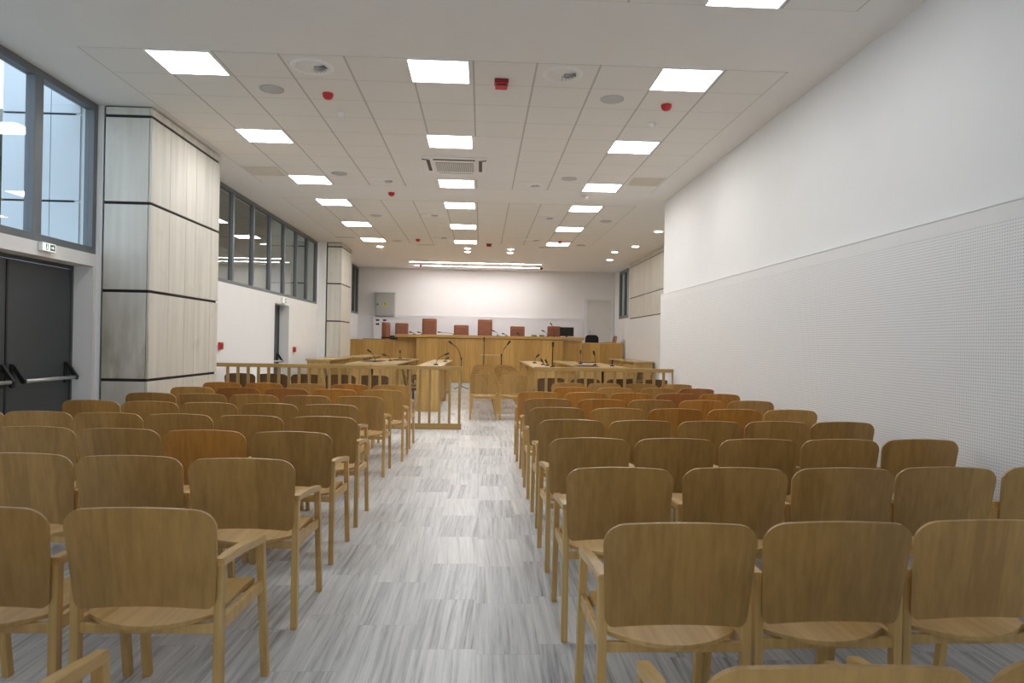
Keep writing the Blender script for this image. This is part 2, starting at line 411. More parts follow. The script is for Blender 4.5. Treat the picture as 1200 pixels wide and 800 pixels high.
# acoustic dado on the right wall: perforated panel, plain border, ledge on top
dado = structure(MB().box((XR - 0.05, Y0, 0.0), (XR, 12.20, 2.262)).build('trim_3', M['perfY']))
MB().box((XR - 0.052, Y0, 2.262), (XR, 12.20, 2.372)).build('border', M['trimwhite'], dado)
MB().box((XR - 0.058, Y0, 2.372), (XR, 12.21, 2.388), 0.004).build('ledge', M['trimwhite'], dado)
structure(MB().box((XRR - 0.04, 12.22, 0.0), (XRR, 21.9, 2.30)).build('trim_4', M['trimwhite']))
bd = structure(MB().box((XL + 0.001, YB - 0.04, DAIS), (3.70, YB, 2.30)).build('trim_5', M['perfX']))
MB().box((XL + 0.001, YB - 0.045, 2.30), (3.70, YB, 2.37)).build('border', M['trimwhite'], bd)
MB().box((XL + 0.001, YB - 0.06, 2.37), (3.70, YB, 2.395)).build('ledge', M['trimwhite'], bd)
structure(MB().box((XL, Y0, 0), (XL + 0.015, D1a - 0.02, 0.09)).build('baseboard_left', M['trimwhite']))

# stone-clad columns: dark core, pale panels with open black joints
JZ = [0.0, 0.955, 1.968, 2.970, 3.958, CZ]
def column(name, x0, x1, y0, y1, seams, mat=None):
    mat = mat or M['stone']
    core = structure(MB().box((x0 + 0.012, y0 + 0.025, 0), (x1 - 0.025, y1 - 0.012, CZ - 0.001)).build(name, M['joint']))
    m = MB(); g = 0.017
    ys = [y0 + 0.03] + list(seams) + [y1]
    for za, zb in zip(JZ, JZ[1:]):
        a, b = za + g, zb - g
        m.box((x0 + 0.028, y0, a), (x1 - 0.032, y0 + 0.024, b), 0.002)
        for ya, yb in zip(ys, ys[1:]):
            m.box((x1 - 0.024, ya + (0.003 if ya > ys[0] else -0.03), a), (x1, yb - 0.003, b), 0.0015)
    m.build('stone_panels', mat, core)
    return core
column('column', -4.33, -3.787, 7.905, 9.92, (8.38, 8.83, 9.13, 9.64))
column('column', -4.165, -3.765, 18.35, at(411.5, 340, X=-3.765).y, (18.75, 19.1, 19.4))
# the same cladding carries on outside, beyond the glass
def outside_column(x0, x1, y0, y1):
    core = structure(MB().box((x0, y0 + 0.03, -0.2), (x1, y1, 5.2)).build('column', M['joint']))
    m = MB(); xm = x0 + 0.62 * (x1 - x0)
    for za, zb in zip([-0.2, 0.955, 1.968, 2.970, 3.958], [0.955, 1.968, 2.970, 3.958, 5.2]):
        m.box((x0, y0, za + .012), (xm - .004, y0 + 0.03, zb - .012)); m.box((xm + .004, y0, za + .012), (x1, y0 + 0.03, zb - .012))
    m.build('stone_panels', M['extstone'], core)
outside_column(at(2, 200, Y=7.9).x, at(93, 200, Y=7.9).x, 7.9, 10.0)
outside_column(-5.70, -4.78, 18.4, 20.6)
structure(MB().box((-4.69, 7.93, -0.2), (-4.645, 8.0, 5.2)).build('trim_6', M['extblue']))
structure(MB().box((-30, -12, -0.35), (XL - 0.25, 40, -0.2)).build('ground', M['ext']))
ext = structure(MB().box((-9.2, 10.4, -0.2), (-9.0, 70, 5.0)).build('added_outside_wall', M['ext']))  # added wall that hides the sky beyond the left windows
MB().box((-8.99, 10.4, 4.6), (-4.66, 70, 4.8)).build('added_canopy', M['ext'], ext)  # added slab that keeps skylight off the wall and dims the view out
ext2 = structure(MB().box((6.6, 14, -0.2), (6.8, 60, 5.0)).build('added_outside_wall', M['ext']))  # added wall blocking the sky seen through the rear right window
MB().box((5.06, 14, 4.6), (6.59, 60, 4.8)).build('added_canopy', M['ext'], ext2)  # added slab, darkens the space behind that window
# upper stone cladding on the rear right wall
rc = structure(MB().box((XRR - 0.05, 12.3, 2.31), (XRR - 0.001, 21.6, CZ - 0.001)).build('trim_7', M['joint']))
m = MB()
for za, zb in ((2.32, 2.94), (2.96, 3.92), (3.94, CZ - 0.004)):
    yy = 12.31
    while yy < 21.5:
        w = [0.5, 0.32, 0.42][int(yy * 7) % 3]; e = min(yy + w, 21.6)
        m.box((XRR - 0.075, yy + 0.002, za), (XRR - 0.05, e - 0.002, zb)); yy = e
m.build('stone_panels', M['stone'], rc)

# ------------------------------------------------------------------ windows
def window(name, x0, x1, ya, yb, za, zb, mulls, mw=0.06, fw=0.07, gl='glass2'):
    fr = MB()
    fr.box((x0, ya, za), (x1, yb, za + fw), 0.004); fr.box((x0, ya, zb - fw), (x1, yb, zb), 0.004)
    fr.box((x0, ya, za + fw), (x1, ya + fw, zb - fw), 0.004); fr.box((x0, yb - fw, za + fw), (x1, yb, zb - fw), 0.004)
    w = structure(fr.build(name, M['alu']))
    for y in mulls: MB().box((x0 + .004, y - mw / 2, za + fw), (x1 - .004, y + mw / 2, zb - fw), 0.004).build('mullion', M['alu'], w)
    ed = [ya + fw] + [v for y in mulls for v in (y - mw / 2, y + mw / 2)] + [yb - fw]
    xm = (x0 + x1) / 2
    for a, b in zip(ed[0::2], ed[1::2]):
        MB().box((xm - 0.004, a, za + fw), (xm + 0.004, b, zb - fw)).build('pane', M[gl], w)
    return w
window('window_1', XL - 0.11, XL - 0.005, 2.95, 7.92, WB1, CZ, [4.9, 6.905], 0.125, 0.075, 'glass')
window('window_2', XL - 0.10, XL - 0.005, 11.16, 18.30, WB2, CZ - 0.005, [12.195, 13.26, 14.32, 15.325, 16.335, 17.32], 0.075, 0.06)
window('window_3', XL - 0.10, XL - 0.005, 23.03, YB - 0.02, 2.40, CZ - 0.005, [23.7], 0.07, 0.08)
window('window_4', XRR + 0.005, XRR + 0.10, 22.0, 23.6, 2.365, 4.02, [22.75], 0.10, 0.10)

# ------------------------------------------------------------------ doors
def push_bar(parent, x, ya, yb, z):
    """bar between two black lever brackets; the door leaf's face is at x"""
    bar = MB().tube([(x + 0.115, ya, z - 0.02), (x + 0.115, yb, z - 0.02)], 0.019, 12).build('push_bar', M['steel'], parent)
    for y in (ya, yb):
        b = MB().box((x, y - 0.028, z - 0.085), (x + 0.025, y + 0.028, z + 0.15), 0.006)
        b.prism([(x + 0.02, z + 0.148), (x + 0.04, z + 0.138), (x + 0.143, z - 0.01), (x + 0.135, z - 0.045), (x + 0.105, z - 0.04), (x + 0.02, z + 0.108)], 'XZ', y - 0.017, y + 0.017)
        b.build('lever_bracket', M['black'], bar)
XD = XL - 0.225
d1 = structure(MB().box((XL - 0.25, D1a, 0), (XD + 0.012, D1a + 0.05, D1h)).box((XL - 0.25, D1b - 0.035, 0), (XD + 0.012, D1b, D1h)).box((XL - 0.25, D1a + 0.05, D1h - 0.04), (XD + 0.012, D1b - 0.035, D1h)).build('door_1', M['door']))
mid = 6.815
for a, b in ((D1a + 0.05, mid - 0.006), (mid + 0.006, D1b - 0.035)):
    lf = MB().box((XL - 0.249, a, 0.008), (XD, b, D1h - 0.045), 0.003).build('door_leaf', M['door'], d1)
    push_bar(lf, XD, a + 0.10 if a < 6 else a + 0.075, b - 0.075, 1.01)
MB().box((XD, mid - 0.02, 0.01), (XD + 0.008, mid + 0.006, D1h - 0.05), 0.002).build('astragal', M['black'], d1)
d2 = structure(MB().box((XL - 0.25, D2a, 0), (XD + 0.012, D2a + 0.04, D2h)).box((XL - 0.25, D2b - 0.04, 0), (XD + 0.012, D2b, D2h)).box((XL - 0.25, D2a + 0.04, D2h - 0.04), (XD + 0.012, D2b - 0.04, D2h)).build('door_2', M['door']))
lf = MB().box((XL - 0.249, D2a + 0.04, 0.008), (XD, D2b - 0.04, D2h - 0.045), 0.003).build('door_leaf', M['door'], d2)
push_bar(lf, XD, D2a + 0.12, D2b - 0.12, 0.99)
d3 = structure(MB().box((3.72, YB - 0.05, DAIS), (3.80, YB, 3.12)).box((4.66, YB - 0.05, DAIS), (4.74, YB, 3.12)).box((3.80, YB - 0.05, 3.06), (4.66, YB, 3.12)).build('door_3', M['trimwhite']))
lf = MB().box((3.805, YB - 0.035, DAIS + 0.005), (4.655, YB, 3.055), 0.003).build('door_leaf', M['beigedoor'], d3)
MB().box((3.86, YB - 0.045, 1.84), (3.91, YB - 0.034, 2.02), 0.004).tube([(3.885, YB - 0.045, 1.93), (3.885, YB - 0.09, 1.93), (4.01, YB - 0.09, 1.93)], 0.011).build('door_handle', M['steel'], lf)
m = MB()
for z in (1.15, 2.0, 2.85): m.tube([(4.652, YB - 0.05, z), (4.652, YB - 0.05, z + 0.1)], 0.012)
m.build('hinges', M['steel'], lf)

# ------------------------------------------------------------------ signs, alarm boxes, cabinet
def exit_sign(y0, y1, z0, z1, label, arrow=True):
    t = thing('exit_sign', label, 'exit sign', (XL, (y0 + y1) / 2, z0), 0, 'green emergency exit signs')
    w, h = y1 - y0, z1 - z0
    MB().box((0.004, -w / 2, 0), (0.045, w / 2, h), 0.004).build('housing', M['plastic'], t)
    MB().box((0.045, -w / 2 + .006, 0.006), (0.047, w / 2 - .006, h - 0.006)).build('sign_face', M['signwhite'], t)
    a = -w / 2 + w * 0.24
    MB().box((0.047, a, 0.014), (0.0485, a + w * 0.17, h - 0.012)).box((0.047, a + w * 0.33, 0.014), (0.0485, a + w * 0.68, h - 0.012)).build('green_field', M['green'], t)
    g = MB()
    # white arrow on the right-hand green square
    cy, cz, s = a + w * 0.505, h / 2, h * 0.28
    g.prism([(cy - s, cz + s * .25), (cy, cz + s * .25), (cy, cz + s * .8), (cy + s, cz), (cy, cz - s * .8), (cy, cz - s * .25), (cy - s, cz - s * .25)], 'YZ', 0.0485, 0.0495)
    # running figure by the doorway on the left-hand one
    fy, fz = a + w * 0.09, h * 0.5
    g.box((0.0485, fy - .004, fz + h * .2), (0.0495, fy + .006, fz + h * .32))
    g.prism([(fy - .005, fz + h * .17), (fy + .007, fz + h * .17), (fy + .004, fz - h * .05), (fy + .010, fz - h * .3), (fy + .004, fz - h * .3), (fy - .001, fz - h * .1), (fy - .008, fz - h * .3), (fy - .013, fz - h * .28), (fy - .006, fz - h * .02)], 'YZ', 0.0485, 0.0495)
    g.build('pictogram', M['signwhite'], t)
    return t
exit_sign(6.905, 7.115, 2.285, 2.372, 'green and white emergency exit sign above the dark double doors')
exit_sign(15.05, 15.32, 2.245, 2.37, 'small exit sign above the narrow recessed grey door beyond the railing')
def call_point(y, z, label):
    t = thing('fire_alarm_switch', label, 'fire alarm', (XL, y, z), 0, 'red fire alarm call points')
    MB().box((0.003, -0.06, -0.06), (0.05, 0.06, 0.06), 0.008).build('housing', M['red'], t)
    MB().box((0.05, -0.035, -0.03), (0.0525, 0.035, 0.03), 0.001).build('press_plate', M['darkred'], t)
call_point(11.60, 1.325, 'red fire alarm call point beside the large stone column')
call_point(16.12, 1.22, 'red fire alarm call point beside the narrow recessed grey door')
t = thing('electrical_cabinet', 'grey electrical cabinet with yellow warning triangle on the back wall', 'cabinet', (-3.425, YB, 2.336))
MB().box((-0.34, -0.20, 0.0), (0.34, -0.002, 0.84), 0.006).build('cabinet_body', M['cabinet'], t)
dr = MB().box((-0.30, -0.222, 0.03), (0.32, -0.201, 0.80), 0.006).build('cabinet_door', M['cabinet'], t)
MB().tube([(-0.25, -0.215, 0.42), (-0.25, -0.245, 0.42)], 0.028, 12).build('lock', M['black'], dr)
MB().prism([(-0.09, 0.36), (0.09, 0.36), (0.0, 0.53)], 'XZ', -0.2245, -0.2225).build('warning_triangle', M['yellow'], dr)
MB().prism([(0.0, 0.50), (-0.018, 0.435), (-0.002, 0.44), (-0.012, 0.375), (0.02, 0.45), (0.004, 0.445), (0.012, 0.50)], 'XZ', -0.226, -0.2248).build('warning_bolt', M['black'], dr)
MB().box((-0.37, -0.24, 0.841), (0.40, -0.002, 0.90), 0.005).build('hood', M['trimwhite'], t)
t = thing('cable_trunking', 'white cable trunking box below the electrical cabinet', 'trunking', (-3.66, YB - 0.061, DAIS))
MB().box((-0.17, -0.10, 0.0), (0.42, -0.001, 1.40), 0.005).build('trunking_box', M['trimwhite'], t)
for x, z in ((-0.02, 1.30), (0.23, 1.30), (-0.02, 1.16)): MB().box((x - 0.06, -0.104, z - 0.03), (x + 0.06, -0.1005, z + 0.03), 0.001).build('cable_entry', M['black'], t)

# ------------------------------------------------------------------ ceiling fittings
def ceiling_light(cx, cy, label, mat):
    t = thing('ceiling_light', label, 'ceiling light', (cx, cy, CZ), 0, 'square LED ceiling panels')
    f = MB()
    w, d, b = 0.293, 0.276, 0.012
    for lo, hi in (((-w, -d, -.012), (w, -d + b, 0)), ((-w, d - b, -.012), (w, d, 0)), ((-w, -d + b, -.012), (-w + b, d - b, 0)), ((w - b, -d + b, -.012), (w, d - b, 0))): f.box(lo, hi)
    f.build('frame', M['plastic'], t)
    MB().box((-w + b, -d + b, -.009), (w - b, d - b, -.001)).build('diffuser', mat, t)
    return t
lts = {}
LX = [(-2.83, 'left column'), (-0.45, 'centre column'), (1.96, 'right column')]
LYs = [(4.865, 'a'), (6.60, 'b'), (8.89, 'c'), (11.23, 'd'), (13.00, 'e'), (15.36, 'f'), (17.68, 'g')]
near = {6.60: 'first', 8.89: 'second', 11.23: 'third', 13.00: 'fourth', 15.36: 'fifth', 17.68: 'sixth'}
for cx, nm in LX:
    for cy, _ in LYs:
        if cy == 4.865: lb = 'glowing square ceiling panel cut by the top edge of the view' if nm.startswith('right') else 'glowing square ceiling panel just out of view above, %s' % nm
        else: lb = 'glowing square ceiling panel, %s from the front in the tile grid\'s %s' % (near[cy], nm)
        kd = 'led_dim' if cy < 8 else 'led'
        if kd not in lts: lts[kd] = ceiling_light(cx, cy, lb, M[kd])
        else: dup(lts[kd], (cx, cy, CZ), 0, lb)

def place_many(proto, spots, group):
    for i, (x, y, lb) in enumerate(spots):
        if i == 0: proto.location = (x, y, CZ - 0.004); proto['label'] = lb; proto['group'] = group
        else: dup(proto, (x, y, CZ - 0.004), 0, lb, group)
# round swirl air diffusers
t = thing('ceiling_diffuser', '-', 'air diffuser')
MB().lathe([(0.235, 0.0), (0.225, -0.014), (0.20, -0.020), (0.175, -0.012), (0.165, -0.001)], n=40).build('rim', M['plastic'], t)
MB().lathe([(0.165, -0.001), (0.10, -0.003), (0.0, -0.003)], n=40).build('throat', M['plastic'], t)
v = MB()
for k in range(7):
    a = -0.5 + k * 0.33
    v.beam((0.03 * math.cos(a), 0.03 * math.sin(a), -0.008), (0.15 * math.cos(a), 0.15 * math.sin(a), -0.008), 0.012, 0.006, side=(-math.sin(a), math.cos(a), 0.8))
v.build('vanes', M['grille'], t)
MB().prism([(0.02, -0.03), (0.14, -0.05), (0.155, 0.02), (0.06, 0.09), (0.02, 0.05)], 'XY', -0.0075, -0.004).build('open_slot', M['black'], t)
t.scale = (0.88, 0.88, 0.88)
place_many(t, [(-1.665, 6.60, 'round white air diffuser nearest the camera, left of the centre lights'),
               (0.745, 6.57, 'round white air diffuser nearest the camera, right of the centre lights'),
               (-1.63, 11.17, 'round air diffuser left of the ceiling air conditioner'),
               (0.775, 11.21, 'round air diffuser right of the ceiling air conditioner'),
               (-1.085, 14.08, 'round air diffuser in the far tile field, left of centre lights'),
               (1.305, 14.06, 'round air diffuser in the far tile field, right of centre lights'),
               (-1.045, 17.05, 'furthest round air diffuser, left of the centre lights'),
               (1.27, 17.07, 'furthest round air diffuser, right of the centre lights')], 'round ceiling air diffusers')
t = thing('ceiling_speaker', '-', 'speaker')
MB().lathe([(0.125, 0.0), (0.125, -0.006), (0.112, -0.010), (0.112, -0.006)], n=36).build('rim', M['grille'], t)
MB().lathe([(0.112, -0.007), (0.06, -0.0105), (0.0, -0.0115)], n=36).build('speaker_grille', M['grille'], t)
place_many(t, [(-2.24, 7.22, 'round grey ceiling speaker nearest the camera on the left side'),
               (1.35, 7.18, 'round grey ceiling speaker nearest the camera on the right side'),
               (-2.27, 10.76, 'round grey ceiling speaker left of the ceiling air conditioner'),
               (1.345, 10.68, 'round grey ceiling speaker right of the ceiling air conditioner'),
               (-2.245, 14.26, 'round grey ceiling speaker in the far tile field, left side'),
               (2.595, 14.26, 'round grey ceiling speaker in the far tile field, right side'),
               (-2.24, 17.79, 'furthest round grey ceiling speaker on the left side'),
               (2.585, 17.76, 'furthest round grey ceiling speaker on the right side')], 'round ceiling speakers')
t = thing('ceiling_fire_beacon', '-', 'fire alarm')
MB().lathe([(0.058, 0.0), (0.058, -0.012), (0.046, -0.018), (0.0, -0.018)], n=24).build('base', M['red'], t)
MB().lathe([(0.055, -0.016), (0.054, -0.032), (0.043, -0.050), (0.024, -0.061), (0.0, -0.064)], n=24).build('dome', M['red'], t)
place_many(t, [(-1.675, 7.30, 'red dome fire beacon nearest the camera on the left side'),
               (1.97, 7.30, 'red dome fire beacon nearest the camera on the right side'),
               (-1.625, 12.05, 'red dome fire beacon on the plain band between the tile fields'),
               (-1.66, 17.42, 'red dome fire beacon at the far end, left of the centre lights'),
               (1.967, 17.20, 'red dome fire beacon at the far end on the right'),
               (-2.096, 23.20, 'small red fire beacon at the left end of the light strips'),
               (2.024, 23.30, 'small red fire beacon at the right end of the light strips')], 'red dome fire beacons')
t = thing('ceiling_alarm_sounder', '-', 'fire alarm')
MB().box((-0.07, -0.07, -0.03), (0.07, 0.07, 0.0), 0.008).build('base', M['darkred'], t)
MB().box((-0.062, -0.062, -0.072), (0.062, 0.062, -0.03), 0.015).build('sounder_body', M['red'], t)
MB().box((-0.045, -0.066, -0.066), (0.045, -0.060, -0.052)).build('sound_slot', M['black'], t)
place_many(t, [(0.157, 6.78, 'square red alarm sounder on the nearest row of ceiling tiles'),
               (0.161, 17.95, 'square red alarm sounder at the far end of the ceiling tiles')], 'square red alarm sounders')
t = thing('ceiling_vent', '-', 'vent')
MB().box((-0.27, -0.27, -0.008), (0.27, 0.27, 0.0), 0.003).build('frame', M['tan'], t)
v = MB()
for k in range(14): v.box((-0.245, -0.24 + k * 0.036, -0.014), (0.245, -0.225 + k * 0.036, -0.006))
v.build('louvers', M['tan'], t)
place_many(t, [(-3.42, 10.74, 'square beige ceiling vent near the large stone column'), (2.585, 10.74, 'square beige ceiling vent near the right wall')], 'square beige ceiling vents')
t = thing('ceiling_slot_diffuser', '-', 'air diffuser')
MB().box((-0.25, -0.06, -0.008), (0.25, 0.06, 0.0), 0.002).build('frame', M['tan'], t)
MB().box((-0.235, -0.04, -0.0095), (0.235, -0.008, -0.0075)).box((-0.235, 0.008, -0.0095), (0.235, 0.04, -0.0075)).build('slots', M['grille'], t)
place_many(t, [(-3.48, 17.36, 'linear slot air diffuser at the far left of the tiles'), (-1.53, 18.36, 'linear slot air diffuser beyond the tiles, left of centre'), (1.77, 18.36, 'linear slot air diffuser beyond the tiles, right of centre')], 'linear slot diffusers')
t = thing('smoke_detector', '-', 'smoke detector')
MB().lathe([(0.052, 0.0), (0.052, -0.014), (0.040, -0.022), (0.038, -0.034), (0.022, -0.040), (0.0, -0.040)], n=24).build('detector_body', M['plastic'], t)
place_many(t, [(-1.66, 7.92, 'small white smoke detector behind the left red beacon'), (1.97, 7.93, 'small white smoke detector behind the right red beacon'),
               (1.80, 11.95, 'small white smoke detector on the plain band, right side')], 'white smoke detectors')
# recessed downlights and the two light strips near the back wall
t = thing('downlight', '-', 'ceiling light')
MB().lathe([(0.105, 0.0), (0.10, -0.008), (0.082, -0.008), (0.078, -0.002)], n=28).build('trim_ring', M['plastic'], t)
MB().lathe([(0.078, -0.003), (0.0, -0.003)], n=28).build('lens', M['down'], t)
place_many(t, [(-2.85, 18.95, 'round downlight beyond the left column of square lights'),
               (-0.42, 18.90, 'front downlight of the pair beyond the centre lights'), (-0.435, 19.60, 'rear downlight of the pair beyond the centre lights'),
               (0.776, 18.87, 'front downlight of the pair just right of centre'), (0.79, 19.58, 'rear downlight of the pair just right of centre'),
               (3.718, 18.96, 'round downlight in front of the rear right stone cladding'), (4.04, 17.80, 'round downlight close to the stone-clad rear right wall'),
               (4.025, 15.40, 'round downlight half hidden by the right wall\'s end'), (3.91, 20.72, 'round downlight nearest the beige door')], 'round downlights')
for y, x0, x1, lb in ((22.35, -2.385, 1.935, 'long ceiling light strip above the front of the judges\' bench'), (23.36, -2.315, 1.99, 'long ceiling light strip closest to the back wall')):
    t = thing('light_strip', lb, 'ceiling light', (x0, y, CZ), 0, 'long ceiling light strips')
    L = x1 - x0
    MB().box((-0.02, -0.05, -0.006), (L + 0.02, -0.027, 0)).box((-0.02, 0.027, -0.006), (L + 0.02, 0.05, 0)).build('channel', M['plastic'], t)
    MB().box((0, -0.026, -0.005), (L, 0.026, -0.001)).build('diffuser', M['strip'], t)
# four-way cassette air conditioner
t = thing('ceiling_air_conditioner', 'white four-way cassette air conditioner with grey grille on the ceiling', 'air conditioner', (-0.43, 10.09, CZ - 0.008))
ring = MB().box((-0.47, -0.48, -0.022), (0.47, 0.48, 0.0), 0.008)
ring.build('fascia', M['plastic'], t)
gr = MB().box((-0.275, -0.26, -0.028), (0.275, 0.24, -0.0215), 0.003).build('intake_grille', M['acgrille'], t)
v = MB()
for k in range(24): v.box((-0.262 + k * 0.0225, -0.25, -0.032), (-0.252 + k * 0.0225, 0.23, -0.0275))
v.build('grille_bars', M['plastic'], gr)
MB().box((-0.30, -0.43, -0.026), (0.30, -0.375, -0.0215)).build('air_slot', M['black'], t)
MB().box((-0.26, 0.34, -0.026), (0.26, 0.365, -0.0215)).build('air_slot', M['grille'], t)
for s in (-1, 1):
    MB().box((s * 0.375 - 0.025, -0.33, -0.026), (s * 0.375 + 0.025, 0.22, -0.0215)).prism([(s * 0.35, -0.38), (s * 0.35, -0.33), (s * 0.46, -0.39), (s * 0.46, -0.43)], 'XY', -0.026, -0.0215).build('air_slot', M['black'], t)

# ------------------------------------------------------------------ armchairs
LXC, LW = 0.248, 0.031          # leg centre, leg width
def back_rows(z0, z1, hw, rt, rb, taper=0.0):
    zs = []
    for k in range(7): zs.append(z0 + rb * (1 - math.cos(k / 6 * PI / 2)))
    for k in range(1, 8): zs.append(z0 + rb + (z1 - z0 - rb - rt) * k / 8)
    for k in range(7): zs.append(z1 - rt + rt * math.sin(k / 6 * PI / 2))
    rows = []
    for z in zs:
        w = hw
        if z < z0 + rb: q = (z0 + rb - z) / rb; w = hw - rb * (1 - math.sqrt(max(0, 1 - q * q)))
        elif z > z1 - rt: q = (z - z1 + rt) / rt; w = hw - rt * (1 - math.sqrt(max(0, 1 - q * q)))
        rows.append((z, w * (1 - taper * (z1 - z) / (z1 - z0))))
    return rows
def back_fn(u, z):
    k = (u / 0.25) ** 2
    s = (z - 0.50) / 0.365
    y = -0.036 - 0.062 * s + 0.024 * k
    zz = z - 0.016 * k * max(0, s) ** 2 - 0.024 * k * max(0, 1 - s) ** 3
    n = Vector((2 * 0.024 * u / 0.0625, -1, -0.17)).normalized()
    return Vector((u, y, zz)), n
def seat_fn(u, y):
    k = (u / 0.235) ** 2
    z = 0.446 - 0.012 * (1 - k) + 0.016 * max(0, (y - 0.30) / 0.17) ** 2 * (0 if y < 0.30 else 1) * -1 + 0.006
    return Vector((u, y, z)), Vector((0, 0, 1))
def make_chair(tone, name='armchair'):
    t = thing(name, '-', 'chair')
    fm = M['frame_' + tone]
    MB().plate(back_rows(0.512, 0.867, 0.263, 0.072, 0.034, 0.085), back_fn, 0.012).build('backrest', M['back_' + tone], t)
    rows = []
    for k in range(1, 11):                   # shallow curved rear edge of the seat
        q = k / 10; rows.append((-0.058 + 0.088 * q * q, 0.218 * q))
    for y in (0.06, 0.12, 0.18, 0.24, 0.30, 0.36, 0.42): rows.append((y, 0.226))
    for k in range(1, 6):
        a = k / 5 * PI / 2; rows.append((0.42 + 0.04 * math.sin(a), 0.226 - 0.04 * (1 - math.cos(a))))
    MB().plate(rows, seat_fn, 0.015).build('seat', M['seat_' + tone], t)
    f = MB()
    for s in (-1, 1): f.beam((s * (LXC - 0.003), 0.015, 0.425), (s * (LXC - 0.003), 0.455, 0.412), 0.022, 0.048, 0.003)
    f.box((-LXC + 0.012, -0.010, 0.402), (LXC - 0.012, 0.012, 0.436), 0.003); f.box((-LXC + 0.012, 0.425, 0.388), (LXC - 0.012, 0.447, 0.428), 0.003)
    f.build('seat_frame', fm, t)
    for s in (-1, 1):
        MB().beam((s * LXC, 0.0, 0), (s * LXC, 0.002, 0.655), LW, 0.036, 0.004).build('leg', fm, t)
        MB().beam((s * LXC, 0.520, 0), (s * LXC, 0.428, 0.612), LW, 0.036, 0.004).build('leg', fm, t)
        a = MB(); pts = [(-0.018, 0.668), (0.10, 0.666), (0.22, 0.655), (0.34, 0.639), (0.448, 0.624)]
        poly = [(y, z) for y, z in pts] + [(y, z - 0.030) for y, z in pts[::-1]]
        a.prism(poly, 'YZ', s * LXC - 0.0185, s * LXC + 0.0185)
        bmesh.ops.bevel(a.bm, geom=list(a.bm.edges), offset=0.004, segments=2, affect='EDGES')
        a.build('armrest', M['seat_' + tone], t)
    return t
protos = {}
def chair(tone, x, y, rz, label, group, z=0.0):
    if tone not in protos:
        o = protos[tone] = make_chair(tone); o.location = (x, y, z); o.rotation_euler = (0, 0, rz); o['label'] = label; o['group'] = group
        return o
    return dup(protos[tone], (x, y, z), rz, label, group)
B_, A_, G_, D_, R_ = 'brown', 'amber', 'golden', 'dark', 'reddish'
LEFT = {0: [(-1.23, 1.36), (-1.79, 1.36)], 1: [(-1.165, 2.426), (-1.735, 2.44)], 2: [(-1.166, 3.423), (-1.726, 3.459), (-2.28, 3.503)],
        3: [(-1.2, 4.408), (-1.755, 4.438), (-2.30, 4.473), (-2.84, 4.518)],
        4: [(-1.204, 5.291), (-1.764, 5.317), (-2.30, 5.347), (-2.835, 5.386), (-3.373, 5.432), (-3.916, 5.491)],
        5: [(-1.371, 6.289), (-1.91, 6.306), (-2.45, 6.332), (-3.001, 6.368), (-3.542, 6.417)],
        6: [(-1.273, 7.25), (-1.838, 7.276), (-2.383, 7.296), (-2.927, 7.326), (-3.472, 7.367)],
        7: [(-1.184, 8.225), (-1.744, 8.244), (-2.324, 8.272), (-2.901, 8.301), (-3.44, 8.323)],
        8: [(-1.203, 9.206), (-1.761, 9.224), (-2.334, 9.238), (-2.901, 9.27), (-3.46, 9.299)]}
LT = {3: [B_, A_, B_, B_], 7: [G_, A_, R_, R_, G_], 8: [G_, A_, G_, A_, A_]}
RIGHT_ = {0: [(0.672, 1.275), (1.243, 1.30)], 1: [(0.667, 2.266), (1.210, 2.29), (1.757, 2.331)],
          2: [(0.668, 3.269), (1.238, 3.286), (1.782, 3.312), (2.34, 3.352), (2.927, 3.407)],
          3: [(0.683, 4.278), (1.226, 4.287), (1.773, 4.309), (2.32, 4.335), (2.886, 4.375)],
          4: [(0.703, 5.286), (1.256, 5.295), (1.805, 5.309), (2.345, 5.331), (2.89, 5.36)],
          5: [(0.701, 6.294), (1.271, 6.301), (1.824, 6.314), (2.39, 6.336), (2.936, 6.354)],
          6: [(0.721, 7.304), (1.300, 7.309), (1.853, 7.316), (2.411, 7.335), (2.96, 7.361)],
          7: [(0.705, 8.308), (1.287, 8.317), (1.848, 8.321), (2.421, 8.339), (2.97, 8.358)],
          8: [(1.254, 9.322), (1.857, 9.326), (2.456, 9.344), (2.97, 9.361)],
          9: [(1.33, 10.334), (1.889, 10.344), (2.46, 10.355), (2.97, 10.363)]}
RT = {5: [B_, G_, A_, A_, G_], 6: [B_, A_, B_, A_, B_], 7: [A_, A_, A_, R_, A_], 8: [A_, B_, B_, R_]}
def seat_word(c): return 'aisle seat' if c == 0 else '%s from the aisle' % ORD[c]
def row_word(r): return 'row nearest the railing' if r == 0 else '%s row from the railing' % ORD[r]
rj = random.Random(3)
for blk, tab, tones, last, side in (('L', LEFT, LT, 8, 'doors side'), ('R', RIGHT_, RT, 9, 'perforated wall side')):
    for k, spots in tab.items():
        fixed = []
        for x, y in spots:
            if fixed and abs(x - fixed[-1][0]) < 0.548: x = fixed[-1][0] + math.copysign(0.548, x)
            fixed.append((x, y))
        for c, (x, y) in enumerate(fixed):
            tone = tones.get(k, [B_] * 9)[c]
            cc = c + 1 if (blk == 'R' and k >= 8) else c
            lb = '%s oak armchair, %s, %s, %s' % (tone, seat_word(cc), row_word(last - k), side)
            chair(tone, x + 0.008, y + 0.025 + rj.uniform(-.008, .008), rj.uniform(-.012, .012), lb, 'public armchairs on the %s' % side)
for i, x in enumerate((-1.826, -2.392, -2.975, -3.54, -4.085)):
    chair(D_, x, 11.80, rj.uniform(-.01, .01), 'dark oak armchair just beyond the left railing, %s' % ('nearest the aisle' if i == 0 else ORD[i] + ' from the aisle'), 'dark armchairs beyond the railings')
